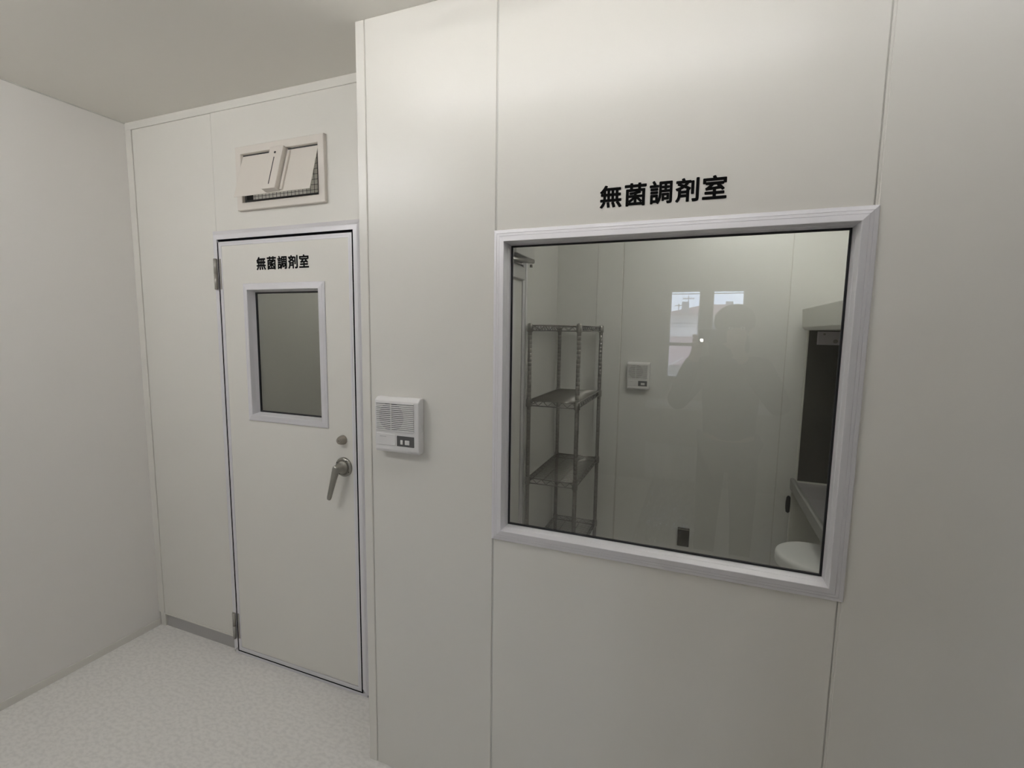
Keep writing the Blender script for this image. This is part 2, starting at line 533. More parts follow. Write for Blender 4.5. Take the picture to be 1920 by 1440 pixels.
def hinge(z0, z1):
    h = MB()
    zc = .5 * (z0 + z1)
    h.box(-1.511, -1.490, B - .0215, B - .016, z0, z1, .001)
    h.box(-1.476, -1.468, B - .019, B - .015, z0, z1, .0005)
    h.tube([(-1.4935, B - .026, z0), (-1.4935, B - .026, zc - .001)], .0075, 12)
    h.tube([(-1.4935, B - .026, zc + .001), (-1.4935, B - .026, z1)], .0075, 12)
    h.tube([(-1.4935, B - .026, z0 - .001), (-1.4935, B - .026, z1 + .001)], .0062, 12)
    inD(h.build('hinge', 'hinge'))
hinge(1.807, 1.944)
hinge(.089, .221)
# cylinder lock
yk = B - .015
lk = MB().lathe([(.0205, 0), (.0205, -.005), (.0185, -.016), (.0145, -.026), (.0135, -.0268), (.0130, -.0255)], (-.799, yk, 1.165), 'y', 28)
lko = inD(lk.build('lock_cylinder', 'brass'))
ks = MB().lathe([(.0105, -.0200), (.0105, -.0275), (.0098, -.0280)], (-.799, yk, 1.165), 'y', 24)
ks.box(-.8030, -.7950, yk - .0286, yk - .0278, 1.1642, 1.1658, 0, 1)
o = ks.build('keyhole', ['brass', 'slot']); o.parent = lko
# lever handle
hd = inD(MB().lathe([(.0420, 0), (.0420, -.005), (.0385, -.009), (.033, -.0105)], (-.797, yk, 1.047), 'y', 36).build('handle', 'steel'))
nk = MB().lathe([(.0285, -.0095), (.0285, -.016), (.0240, -.017), (.0200, -.028), (.0165, -.048), (.0150, -.058)], (-.797, yk, 1.047), 'y', 28)
o = nk.build('neck', 'steel'); o.parent = hd
def lever():
    m = MB()
    P0 = Vector((-.797, yk - .050, 1.052)); P1 = Vector((-.845, yk - .044, .912))
    d = (P1 - P0).normalized()
    side = d.cross(Vector((0, 1, 0))).normalized()
    n = side.cross(d).normalized()
    secs = [(-.012, .0085, .0085), (-.006, .0135, .0115), (.02, .0135, .0115), (.06, .0115, .010), (.11, .0098, .0085), (.140, .0090, .0078), (.150, .0072, .0060), (.152, .004, .0035)]
    rings = []
    for t, a, b in secs:
        c = P0 + d * t
        ring = []
        for k in range(16):
            th = 2 * math.pi * k / 16
            ca, sa = math.cos(th), math.sin(th)
            u = math.copysign(abs(ca) ** .55, ca) * a
            v = math.copysign(abs(sa) ** .55, sa) * b
            ring.append(m.bm.verts.new(c + side * u + n * v))
        rings.append(ring)
    for i in range(len(rings) - 1):
        for k in range(16):
            f = m.bm.faces.new((rings[i][k], rings[i][(k + 1) % 16], rings[i + 1][(k + 1) % 16], rings[i + 1][k]))
            f.smooth = True
    m.bm.faces.new(rings[0]); m.bm.faces.new(rings[-1][::-1])
    return m
o = lever().build('lever', 'steel'); o.parent = hd
sw = MB()
for k in range(4):
    t = math.pi / 4 + k * math.pi / 2 + .25
    sw.lathe([(.0035, -.0080), (.0035, -.0102), (.002, -.0104)], (-.797 + .0345 * math.cos(t), yk, 1.047 + .0345 * math.sin(t)), 'y', 10)
o = sw.build('rose_screws', 'slot'); o.parent = hd
dl = bpy.data.objects.new('lettering', None); COL.objects.link(dl)
dl.parent = d1; dl.location = (-1.1025 + 1.10, -.015, 1.915)
dl['label'] = 'five small black characters near the door top'
lettering(dl, -.1210, 0, .0606, .0565, .0545, -.0006)

# ------------------------------------------------------------------ flap vent over the door
vt = thing('flap_vent', 'ivory pressure relief vent with tilted open flap above the door', 'vent', (-1.105, B, 2.148))
def inV(o): return under(o, vt)
fm = MB()
fm.mitre(VX0, VX1, VZ0, VZ1, [(0, .002), (0, -.014), (.002, -.016), (.030, -.016), (.032, -.014), (.034, -.005), (.0345, .001)], y=B)
inV(fm.build('frame', 'ivory', recalc=False))
inV(MB().mitre(VX0 + .035, VX1 - .035, VZ0 + .033, VZ1 - .033, [(0, -.004), (.011, -.004), (.011, .03)], y=B).build('inner_frame', 'slot'))
sc_ = MB()
n = 0
x = VX0 + .045
while x < VX1 - .04:
    sc_.tube([(x, B + .022, VZ0 + .035), (x, B + .022, VZ1 - .035)], .0009, 5); x += .021
z = VZ0 + .045
while z < VZ1 - .04:
    sc_.tube([(VX0 + .036, B + .024, z), (VX1 - .036, B + .024, z)], .0009, 5); z += .021
inV(sc_.build('wire_screen', 'slot'))
FT = Vector((0, B - .004, 2.376)); FB = Vector((0, B - .058, 2.193))
fl = MB()
dn = (FB - FT).normalized(); nn = Vector((0, dn.z, -dn.y)) * 1.0      # outward (towards the room)
if nn.y > 0: nn = -nn
FL0, FL1 = -1.316, -.897
def fbox(m, x0, x1, t0, t1, n0, n1, bev=0.0, mi=0):
    L = (FB - FT).length
    vs = []
    for xx in (x0, x1):
        for tt in (t0, t1):
            for q in (n0, n1):
                vs.append(m.bm.verts.new(Vector((xx, 0, 0)) + FT + (FB - FT) * tt + nn * q))
    F = [(0, 1, 3, 2), (4, 6, 7, 5), (0, 4, 5, 1), (2, 3, 7, 6), (0, 2, 6, 4), (1, 5, 7, 3)]
    fs = [m.bm.faces.new([vs[i] for i in f]) for f in F]
    for f in fs: f.material_index = mi
    if bev:
        r = bmesh.ops.bevel(m.bm, geom=list({e for f in fs for e in f.edges}), offset=bev, segments=2, affect='EDGES', profile=.5)
        for f in r['faces']: f.material_index = mi
fbox(fl, FL0, FL1, .0, 1.0, -.001, .001)
flap = inV(fl.build('flap', 'ivory'))
bx = MB()
fbox(bx, -1.130, -1.056, -.02, .985, .001, .028, .002)
fbox(bx, -1.052, -1.040, .03, .97, .001, .009, .001)
cwb = bx.build('counterweight_box', 'ivory'); cwb.parent = flap
sl = MB()
fbox(sl, -1.0965, -1.0925, .24, .88, .0275, .0286)
o = sl.build('slot', 'slot'); o.parent = flap
ph = MB()
pc = FT + (FB - FT) * .13 + nn * .0282 + Vector((-1.0945, 0, 0))
ph.lathe([(.005, 0), (.005, .0012), (.003, .0016)], (0, 0, 0), 'z', 12)
for v in ph.bm.verts:
    q = v.co.copy()
    v.co = pc + Vector((1, 0, 0)) * q.x + dn * q.y + nn * q.z
o = ph.build('screw', 'slot'); o.parent = flap

# ------------------------------------------------------------------ intercoms
def intercom(label, x, y, z, w, h, d, two):
    t = thing('intercom', label, 'intercom', (x, y, z), group='white wall intercoms')
    hw, hh = w / 2, h / 2
    s = MB()
    s.prism([(-.0005, -hh), (-d + .005, -hh), (-d, -hh + .009), (-d, hh - .011), (-d + .013, hh), (-.0005, hh)], 'x', -hw, hw, 0, .003)
    s.box(-hw * .92, -hw * .04, -d - .0018, -d + .002, -hh * .74, -hh * .32, .001, 0)     # lower name panel
    s.build('body', 'plw', t)
    # louvred speaker field
    g = MB()
    n = 15
    zt, zb = hh * .80, -hh * .18
    for i in range(n):
        zz = zt - (zt - zb) * i / (n - 1)
        g.box(-hw * .93, hw * .80, -d - .0035, -d + .001, zz - .0021, zz + .0021, .0006)
    g.box(-hw * .23 - .0012, -hw * .23 + .0012, -d - .0038, -d, zb, zt)
    g.build('speaker_grille', 'plw', t)
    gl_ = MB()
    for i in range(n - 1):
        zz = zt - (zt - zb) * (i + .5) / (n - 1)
        gl_.box(-hw * .92, hw * .79, -d - .0008, -d + .001, zz - .0012, zz + .0012)  # dark strips that paint the shadow lines between the ribs
    gl_.build('grille_shadow_lines', 'linegrey', t)
    k = MB()
    cx, cz, R = -hw * .23, (zt + zb) / 2, hh * .52
    for i in range(n - 1):
        zz = zt - (zt - zb) * (i + .5) / (n - 1)
        dz = zz - cz
        if abs(dz) < R:
            hl = math.sqrt(R * R - dz * dz)
            k.box(cx - hl, cx + hl, -d - .0012, -d + .001, zz - .0015, zz + .0015)
    k.build('speaker_slots', 'slot', t)
    p = MB()
    p.box(hw * .02, hw * .80, -d - .0012, -d + .002, -hh * .74, -hh * .36, .0006)
    bp_ = p.build('button_panel', 'pld', t)
    def btn(x0, x1):
        b = MB()
        b.box(x0, x1, -d - .0038, -d - .001, -hh * .66, -hh * .50, .0008)
        o = b.build('button', 'plw')
        o.parent = bp_
    if two:
        btn(hw * .20, hw * .30); btn(hw * .40, hw * .60)
    else:
        btn(hw * .26, hw * .60)
    m_ = MB()
    m_.box(-hw * .76, -hw * .46, -d - .0020, -d - .001, -hh * .44, -hh * .41)
    m_.build('name_strip', 'plg', t)
    if two:
        kn = MB()
        kn.box(hw - .002, hw + .003, -d * .55, -d * .30, -hh * .20, hh * .06, .001)
        kn.build('side_volume_key', 'plw', t)
    return t
intercom('white intercom with grille on the wall between door and window', -.338, -.0005, 1.315, .172, .187, .034, True)
intercom('pale intercom on the inner back wall seen through the window', .222, YI - .0005, 1.347, .147, .182, .034, False)

# ------------------------------------------------------------------ inner side door with closer
d2 = thing('door_2', 'aluminium framed side door of the inner room at the left window edge', 'door', (XI, .87, 0), kind='structure')
def in2(o): return under(o, d2)
f2 = MB()
f2.box(XI - T, XI + .012, IDY1 - .075, IDY1, 0, IDZ, .002)
f2.box(XI - T, XI + .012, IDY0, IDY0 + .075, 0, IDZ, .002)
f2.box(XI - T, XI + .012, IDY0 + .075, IDY1 - .075, IDZ - .03, IDZ, .002)
f2.box(XI + .012, XI + .016, IDY1 - .040, IDY1 - .010, 0, IDZ, .001)
in2(f2.build('frame', 'alu'))
in2(MB().box(XI - T, XI + .004, IDY1 - .0815, IDY1 - .075, .01, IDZ - .03).build('gap_seal', 'gap'))
l2 = MB()
l2.box(XI - T + .005, XI + .008, IDY0 + .078, IDY1 - .082, .01, IDZ - .034, .001)
in2(l2.build('leaf', 'panel_in'))
c2 = MB()
c2.box(XI + .008, XI + .030, IDY0 + .15, IDY1 - .090, 1.915, 1.985, .003)
clo = in2(c2.build('closer', 'plg'))
a2 = MB()
a2.box(XI + .008, XI + .055, IDY1 - .30, IDY1 - .02, 2.034, 2.10, .003)
o = a2.build('bracket', 'plg'); o.parent = clo; o.matrix_parent_inverse = Matrix.Identity(4)
r2 = MB()
r2.tube([(XI + .055, .85, 1.985), (XI + .060, 1.10, 2.010), (XI + .062, 1.225, 2.020)], .013, 12)
r2.tube([(XI + .062, 1.20, 2.000), (XI + .062, 1.20, 1.985)], .008, 10)
r2.tube([(XI + .03, .87, 2.01), (XI + .012, 1.18, 2.012)], .006, 8)
o = r2.build('arm', 'chrome'); o.parent = clo

# ------------------------------------------------------------------ wire rack
RX0, RX1, RY0, RY1 = -.317, -.030, 1.255, 1.885
rk = thing('wire_rack', 'chrome wire shelving rack in the inner room corner by the intercom', 'shelving rack', ((RX0 + RX1) / 2, (RY0 + RY1) / 2, 0))
RC = Vector(rk.location)
def rack_post(x, y):
    prof = [(.0125, .03)]
    z = .06
    while z < 1.668:
        prof += [(.0125, z), (.0112, z + .0015), (.0112, z + .003), (.0125, z + .0045)]
        z += .0254
    prof += [(.0125, 1.676), (.0105, 1.680)]
    p = MB().lathe(prof, (x - RC.x, y - RC.y, 0), 'z', 12)
    o = p.build('post', 'chrome', rk)
    f = MB().lathe([(.008, 0), (.017, .001), (.017, .012), (.008, .016), (.006, .032)], (x - RC.x, y - RC.y, 0), 'z', 14)
    f.build('foot', 'pld', o)
for x in (RX0, RX1):
    for y in (RY0, RY1):
        rack_post(x, y)
def rack_shelf(z):
    s = MB()
    x0, x1, y0, y1 = RX0 - RC.x, RX1 - RC.x, RY0 - RC.y, RY1 - RC.y
    for zz in (z + .014, z - .016):
        s.tube([(x0, y0, zz), (x1, y0, zz)], .0032, 6)
        s.tube([(x0, y1, zz), (x1, y1, zz)], .0032, 6)
        s.tube([(x0, y0, zz), (x0, y1, zz)], .0032, 6)
        s.tube([(x1, y0, zz), (x1, y1, zz)], .0032, 6)
    def zig(p, q, n):
        pts = []
        for i in range(n + 1):
            t = i / n
            pts.append((p[0] + (q[0] - p[0]) * t, p[1] + (q[1] - p[1]) * t, z + (.012 if i % 2 else -.014)))
        s.tube(pts, .0024, 5)
    zig((x0, y0), (x1, y0), 10); zig((x0, y1), (x1, y1), 10)
    zig((x0, y0), (x0, y1), 22); zig((x1, y0), (x1, y1), 22)
    for k in (.33, .67):
        xx = x0 + (x1 - x0) * k
        s.tube([(xx, y0, z + .010), (xx, y1, z + .010)], .0030, 6)
    yy = y0 + .02
    while yy < y1 - .01:
        s.tube([(x0, yy, z + .0155), (x1, yy, z + .0155)], .0019, 5)
        yy += .0195
    o = s.build('shelf', 'chrome', rk)
    for x in (x0, x1):
        for y in (y0, y1):
            c = MB().lathe([(.0150, -.024), (.0175, -.020), (.0165, .019), (.0145, .022)], (x, y, z), 'z', 14)
            c.build('collar', 'chrome', o)
for z in (.300, .757, 1.220, 1.654):
    rack_shelf(z)

# ------------------------------------------------------------------ brown plate on the inner back wall
pl = thing('wall_plate', 'small dark brown cover plate low on the inner back wall', 'wall plate', (.558, YI, .274))
MB().box(-.037, .037, -.012, -.0005, -.064, .064, .002).build('cover', 'plate', pl)
MB().box(-.036, .036, -.0135, -.010, .052, .0555).build('bright_edge', 'platee', pl)

# ------------------------------------------------------------------ clean bench
cb = thing('clean_bench', 'beige laminar flow clean bench along the inner right wall', 'clean bench', (1.45, 1.06, 0))
CB = Vector(cb.location)
def inC(o): return under(o, cb)
BY0, BY1 = .30, 1.862
BXR = XRI - .03
h = MB()
h.prism([(1.136, 1.782), (1.141, 1.679), (1.157, 1.661), (BXR, 1.661), (BXR, 1.782)], 'y', BY0, BY1 - .006, 0, .003)
hood = inC(h.build('hood', 'bench'))
st = MB(); st.box(1.1385, 1.1395, BY1 - .044, BY1 - .016, 1.682, 1.712)
st.box(1.1378, 1.1388, BY1 - .038, BY1 - .022, 1.688, 1.704, 0, 1)
o = st.build('sticker', ['stick', 'stick2']); o.parent = hood; o.matrix_parent_inverse = Matrix.Translation(-CB)
for ya, yb in ((1.832, BY1 - .006), (BY0, BY0 + .03)):
    inC(MB().box(1.166, BXR, ya, yb, .770, 1.661, .001).build('side_panel', 'bench'))
ln = MB(); ln.box(1.174, BXR, 1.826, 1.832, .770, 1.661)
inC(ln.build('side_liner', 'stain'))
bkp = MB(); bkp.box(BXR - .03, BXR - .002, BY0 + .03, 1.826, .77, 1.661)
inC(bkp.build('back_liner', 'stain'))
bf = MB(); bf.box(1.215, BXR - .04, 1.806, 1.826, 1.580, 1.655, .001)
baf = inC(bf.build('baffle', 'baffle'))
for nm_, pr_, c_ in (('knob', [(.011, 0), (.011, -.008), (.008, -.010)], (1.300, 1.806, 1.600)), ('screw', [(.006, 0), (.006, -.004), (.003, -.005)], (1.245, 1.806, 1.640))):
    o = MB().lathe(pr_, c_, 'y', 16).build(nm_, 'steel'); o.parent = baf; o.matrix_parent_inverse = Matrix.Identity(4)
wt_ = MB(); wt_.box(1.166, BXR, BY0, 1.826, .742, .768, .001)
inC(wt_.build('worktop', 'stainl'))
wc = MB(); wc.box(1.168, BXR, 1.818, 1.826, .768, .776)
inC(wc.build('cove_strip', 'bench'))
rl = MB(); rl.prism([(1.142, .776), (1.150, .782), (1.167, .778), (1.167, .742), (1.172, .712), (1.150, .706), (1.144, .715)], 'y', BY0, BY1 - .004, 0, .002)
inC(rl.build('front_rail', 'rail'))
for ya, yb in ((1.835, BY1 - .006), (BY0, BY0 + .027)):
    inC(MB().prism([(1.150, ya), (1.166, ya), (1.166, ya + .004), (BXR, ya + .004), (BXR, yb - .004), (1.166, yb - .004), (1.166, yb), (1.150, yb)], 'z', 0, .706).build('leg_panel', 'bench'))
inC(MB().box(BXR - .02, BXR - .004, BY0 + .03, 1.83, .02, .74).build('modesty_panel', 'bench'))
kk = MB(); kk.lathe([(.004, -.055), (.011, -.048), (.0145, -.02), (.0145, .012), (.011, .042), (.004, .050)], (1.140, 1.848, .622), 'z', 14)
inC(kk.build('lever_knob', 'knob'))

# ------------------------------------------------------------------ stool
so = thing('stool', 'round white stool in front of the clean bench', 'stool', (1.152, 1.168, 0))
MB().lathe([(.10, .535), (.150, .540), (.1635, .548), (.166, .556), (.166, .586), (.163, .596), (.155, .6015), (.140, .603), (.09, .6005), (.03, .599), (.004, .599)], (0, 0, 0), 'z', 56).build('seat', 'seat', so)
MB().lathe([(.018, .30), (.018, .535)], (0, 0, 0), 'z', 18).lathe([(.027, .12), (.027, .33)], (0, 0, 0), 'z', 18).lathe([(.09, .522), (.09, .536)], (0, 0, 0), 'z', 24).build('column', 'steel', so)
for k in range(5):
    a = 2 * math.pi * k / 5 + .3
    c, s_ = math.cos(a), math.sin(a)
    leg = MB().tube([(.02 * c, .02 * s_, .13), (.14 * c, .14 * s_, .10), (.235 * c, .235 * s_, .062)], [.020, .017, .012], 10).build('leg', 'steel', so)
    MB().lathe([(.022, -.011), (.025, -.006), (.025, .006), (.022, .011)], (.235 * c, .235 * s_, .0255), 'x', 16).tube([(.235 * c, .235 * s_, .03), (.235 * c, .235 * s_, .062)], .006, 8).build('caster', 'pld', leg)

# ------------------------------------------------------------------ outer room behind the camera: window wall, cabinet, film
WNS = [(.278, .577, 'left'), (.697, .996, 'right')]
NZ0, NZ1 = 1.165, 2.080
wo_ = MB()
wo_.box(XL, XR, YO - .12, YO, 0, NZ0)
wo_.box(XL, XR, YO - .12, YO, NZ1, ZC)
xs = [XL] + [v for w_ in WNS for v in w_[:2]] + [XR]
for i in range(0, len(xs), 2):
    wo_.box(xs[i], xs[i + 1], YO - .12, YO, NZ0, NZ1)
struct(wo_.build('wall_outside', 'outwall'), 'plain wall with two narrow windows behind the photographer', 'wall')
for i, (x0, x1, nm) in enumerate(WNS):
    w_ = thing('window_%d' % (i + 2), '%s of the two narrow outside windows mirrored in the big pane' % nm, 'window', ((x0 + x1) / 2, YO, NZ0), kind='structure')
    f = MB()
    f.mitre(x0, x1, NZ0, NZ1, [(0, .008), (-.0, -.0), (.010, .0), (.010, -.09)], y=YO)
    zt = 1.516
    f.box(x0, x1, YO - .075, YO - .04, zt - .018, zt + .018)
    under(f.build('frame', 'alu'), w_)
    for a, b in ((NZ0 + .005, zt - .018), (zt + .018, NZ1 - .005)):
        under(MB().box(x0 + .008, x1 - .008, YO - .060, YO - .056, a, b).build('glass_pane', 'glassc'), w_)
tb = thing('wall_shelf', 'white wall shelf under the outside windows, mirrored in the big pane', 'shelf', (.68, YO, .872))
MB().box(-.58, .58, .0005, .40, 0, .048, .006).build('board', 'carton', tb)
for sx in (-1, 1):
    MB().prism([(.001, -.001), (.34, -.001), (.34, -.020), (.03, -.20), (.001, -.20)], 'x', sx * .44 - .012, sx * .44 + .012).build('bracket', 'plg', tb)

rd = thing('radiator', 'white ribbed panel radiator under the wall shelf, mirrored in the big pane', 'radiator', (.50, YO, 0))
rb = MB()
rb.box(-.41, .41, .03, .075, .05, .43, .004)
for k in range(20):
    xx = -.385 + .0405 * k
    rb.box(xx - .013, xx + .013, .070, .083, .06, .42, .004)
rb.build('panel', 'cabin', rd)
for sx in (-1, 1):
    MB().box(sx * .33 - .015, sx * .33 + .015, .0005, .034, .10, .38).build('bracket', 'plg', rd)
    MB().tube([(sx * .38, .05, 0), (sx * .38, .05, .06)], .010, 10).build('pipe', 'plw', rd)

def film(name, x0, x1, y0, y1, base, amp, label, seed):
    rnd = random.Random(seed)
    m = MB()
    nx, ny = 46, 60
    g = []
    ph = [(rnd.uniform(8, 60), rnd.uniform(8, 70), rnd.uniform(0, 6.28), rnd.uniform(.2, 1)) for _ in range(16)]
    for i in range(nx + 1):
        row = []
        for j in range(ny + 1):
            x = x0 + (x1 - x0) * i / nx; y = y0 + (y1 - y0) * j / ny
            v = sum(abs(math.sin(a * x + b * y + c)) * w for a, b, c, w in ph) / 7
            e = min(i, nx - i, j, ny - j) / 5
            row.append(m.bm.verts.new((x + rnd.uniform(-.004, .004), y + rnd.uniform(-.004, .004), base + (.002 + amp * v) * min(1, .15 + e))))
        g.append(row)
    for i in range(nx):
        for j in range(ny):
            m.bm.faces.new((g[i][j], g[i + 1][j], g[i + 1][j + 1], g[i][j + 1])).smooth = True
    return tag(m.build(name, 'film'), label, 'plastic film')
film('plastic_film', .18, .66, -3.66, -2.05, .001, .16, 'crumpled clear plastic film on the floor behind the photographer', 3)

# ------------------------------------------------------------------ ceiling lamps
def panel_light(label, x0, x1, y, w, m, zc=ZC):
    t = thing('ceiling_light', label, 'ceiling light', ((x0 + x1) / 2, y, zc), group='ceiling lights')
    L = (x1 - x0) / 2
    MB().box(-L, L, -w / 2 - .02, w / 2 + .02, -.016, -.001, .002).build('housing', 'lampcase', t)
    MB().box(-L + .01, L - .01, -w / 2, w / 2, -.024, -.016, .003).build('diffuser', m, t)
    return t
def tube_light(label, x0, x1, y, m, zc=ZC, rotz=0.0):
    t = thing('ceiling_light', label, 'ceiling light', ((x0 + x1) / 2, y, zc), rotz, group='ceiling lights')
    L = (x1 - x0) / 2
    MB().prism([(-.045, -.001), (.045, -.001), (.018, -.034), (-.018, -.034)], 'x', -L, L).build('housing', 'lampcase', t)
    for sx in (-1, 1):
        MB().box(sx * (L - .012) - .010, sx * (L - .012) + .010, -.016, .016, -.082, -.034, .002).build('lamp_holder', 'lampcase', t)
    MB().tube([(-L + .022, 0, -.062), (L - .022, 0, -.062)], .016, 16).build('tube', m, t)
    return t
tube_light('bare tube ceiling light in front of the window wall', -.58, .92, -.46, 'lampA')
panel_light('flat ceiling light by the wall right of the window', 1.02, 1.72, -.46, .08, 'lampE')
tube_light('bare tube ceiling light over the left half of the room', -1.9, -.9, -1.28, 'lampB')
tube_light('ceiling light of the inner room', .55, 1.30, 1.05, 'lampC')
tube_light('added fill tube brightening the lobby behind the door', -1.6, -.8, 1.72, 'fillD')  # no fixture known here; tube added to brighten the view through the door glass

# ------------------------------------------------------------------ photographer (seen as the mirror image in the pane)
def skin_mesh(name, nodes, edges, root, material, parent=None, sub=2):
    """nodes: name -> (point, radius or (rx, ry)); grows one continuous surface"""
    names = list(nodes)
    me = bpy.data.meshes.new(name)
    me.from_pydata([nodes[k][0] for k in names], [(names.index(a), names.index(b)) for a, b in edges], [])
    ob = bpy.data.objects.new(name, me)
    COL.objects.link(ob)
    sk = ob.modifiers.new('skin', 'SKIN')
    sk.use_smooth_shade = True
    for i, k in enumerate(names):
        r = nodes[k][1]
        me.skin_vertices[0].data[i].radius = r if isinstance(r, tuple) else (r, r)
        me.skin_vertices[0].data[i].use_root = (k == root)
    sb = ob.modifiers.new('subdivision', 'SUBSURF')
    sb.levels = sub; sb.render_levels = sub
    dg = bpy.context.evaluated_depsgraph_get()
    new = bpy.data.meshes.new_from_object(ob.evaluated_get(dg))
    bpy.data.objects.remove(ob)
    bpy.data.meshes.remove(me)
    for p in new.polygons: p.use_smooth = True
    new.materials.clear()
    new.materials.append(M[material])
    o = bpy.data.objects.new(name, new)
    COL.objects.link(o)
    if parent is not None: o.parent = parent
    return o

PX, PY = .80, -1.80
per = thing('person', 'person in dark jacket holding a phone up, mirrored faintly in the big pane', 'person', (PX, PY, 0))
def rel(p): return (p[0] - PX, p[1] - PY, p[2])
hx, hy, hz = .790, -1.740, 1.690          # head centre
phc = CAM - CF * .030                      # phone middle is derived from the lens
PHR = CR; PHU = CU
PLc = CAM - CF * .012 - CF * .0045 + PHR * .058 - PHU * .018
LE = PLc - PHR * .075                       # left edge of the phone
RE = PLc + PHR * .075
nodes = {
    'pelvis': (rel((.790, -1.820, .940)), (.150, .105)),
    'waist': (rel((.790, -1.820, 1.080)), (.135, .098)),
    'chest': (rel((.788, -1.820, 1.280)), (.160, .112)),
    'upper': (rel((.788, -1.815, 1.420)), (.140, .095)),
    'neck': (rel((.789, -1.785, 1.520)), .056),
    'skull': (rel((hx, hy - .005, 1.620)), (.070, .082)),
    'crown': (rel((hx, hy - .012, 1.715)), (.076, .090)),
    'top': (rel((hx, hy - .015, 1.752)), (.050, .060)),
    'shL': (rel((.625, -1.805, 1.420)), .062), 'shR': (rel((.955, -1.805, 1.420)), .062),
    'elL': (rel((.462, -1.700, 1.185)), .046), 'elR': (rel((1.050, -1.640, 1.200)), .046),
    'hipL': (rel((.700, -1.820, .900)), .088), 'hipR': (rel((.880, -1.820, .900)), .088),
    'knL': (rel((.690, -1.800, .500)), .060), 'knR': (rel((.895, -1.800, .500)), .060),
    'anL': (rel((.685, -1.835, .095)), .043), 'anR': (rel((.900, -1.835, .095)), .043),
    'toL': (rel((.675, -1.660, .042)), .040), 'toR': (rel((.915, -1.660, .042)), .040),
}
edges = [('pelvis', 'waist'), ('waist', 'chest'), ('chest', 'upper'), ('upper', 'neck'), ('neck', 'skull'), ('skull', 'crown'), ('crown', 'top'),
         ('upper', 'shL'), ('upper', 'shR'), ('shL', 'elL'), ('shR', 'elR'),
         ('pelvis', 'hipL'), ('pelvis', 'hipR'), ('hipL', 'knL'), ('hipR', 'knR'), ('knL', 'anL'), ('knR', 'anR'), ('anL', 'toL'), ('anR', 'toR')]
def add_hand(sd, edge, elbow):
    """palm behind the phone edge, fingers along the screen-less side, thumb on the screen"""
    out = -1 if sd == 'L' else 1
    palm = edge - CF * .030 - PHU * .028 + PHR * out * .020
    wrist = palm - PHU * .062 - CF * .030 + PHR * out * .012
    el = Vector(elbow)
    mid = wrist.lerp(el, .45)
    nodes['fa' + sd] = (rel(mid), .041)
    nodes['wr' + sd] = (rel(wrist), .029)
    nodes['pa' + sd] = (rel(palm), (.034, .020))
    edges.extend([('el' + sd, 'fa' + sd), ('fa' + sd, 'wr' + sd), ('wr' + sd, 'pa' + sd)])
    ln_ = [.030, .034, .032, .026]
    for k in range(4):
        b = palm + PHU * (.030 - .019 * k) + PHR * out * .006 + CF * .006
        m1 = b + PHR * out * .002 + CF * .030
        m2 = m1 - PHR * out * ln_[k] * .75 + CF * .0070
        nodes['f%d0%s' % (k, sd)] = (rel(b), .0095)
        nodes['f%d1%s' % (k, sd)] = (rel(m1), .0088)
        nodes['f%d2%s' % (k, sd)] = (rel(m2), .0072)
        edges.extend([('pa' + sd, 'f%d0%s' % (k, sd)), ('f%d0%s' % (k, sd), 'f%d1%s' % (k, sd)), ('f%d1%s' % (k, sd), 'f%d2%s' % (k, sd))])
    t0 = palm - PHU * .030 - PHR * out * .022
    t1 = t0 + PHU * .022 - PHR * out * .022 + CF * .006
    nodes['t0' + sd] = (rel(t0), .0110)
    nodes['t1' + sd] = (rel(t1), .0090)
    edges.extend([('pa' + sd, 't0' + sd), ('t0' + sd, 't1' + sd)])
add_hand('L', LE, (.462, -1.700, 1.185))
add_hand('R', RE, (1.050, -1.640, 1.200))
skin_mesh('body', nodes, edges, 'pelvis', 'skin', per, 2)
# clothes: a little larger than the body
def grow(k, f, add=.006):
    p, r = nodes[k]
    return (p, tuple(q * f + add for q in r) if isinstance(r, tuple) else r * f + add)
jn = {k: grow(k, 1.10, .012) for k in ('pelvis', 'waist', 'chest', 'upper', 'shL', 'shR', 'elL', 'elR', 'faL', 'faR')}
jn['collar'] = (rel((.789, -1.795, 1.490)), .066)
for sd in 'LR':
    a, b = Vector(nodes['fa' + sd][0]), Vector(nodes['wr' + sd][0])
    jn['cuff' + sd] = (tuple(a.lerp(b, .80)), .038)
je = [('pelvis', 'waist'), ('waist', 'chest'), ('chest', 'upper'), ('upper', 'collar'), ('upper', 'shL'), ('upper', 'shR'), ('shL', 'elL'), ('shR', 'elR'),
      ('elL', 'faL'), ('elR', 'faR'), ('faL', 'cuffL'), ('faR', 'cuffR')]
skin_mesh('jacket', jn, je, 'pelvis', 'jacket', per, 2)
tn = {k: grow(k, 1.08, .010) for k in ('pelvis', 'hipL', 'hipR', 'knL', 'knR')}
for sd in 'LR':
    p = nodes['an' + sd][0]
    tn['hem' + sd] = ((p[0], p[1], .115), .062)
te = [('pelvis', 'hipL'), ('pelvis', 'hipR'), ('hipL', 'knL'), ('hipR', 'knR'), ('knL', 'hemL'), ('knR', 'hemR')]
skin_mesh('trousers', tn, te, 'pelvis', 'trous', per, 2)
for sd in 'LR':
    p, q = nodes['an' + sd][0], nodes['to' + sd][0]
    skin_mesh('shoe', {'a': ((p[0], p[1] - .03, .048), .052), 'b': ((p[0], p[1] + .06, .048), .050), 'c': ((q[0], q[1], .042), .046), 'd': ((q[0], q[1] + .05, .036), .036)},
              [('a', 'b'), ('b', 'c'), ('c', 'd')], 'a', 'shoe', per, 2)
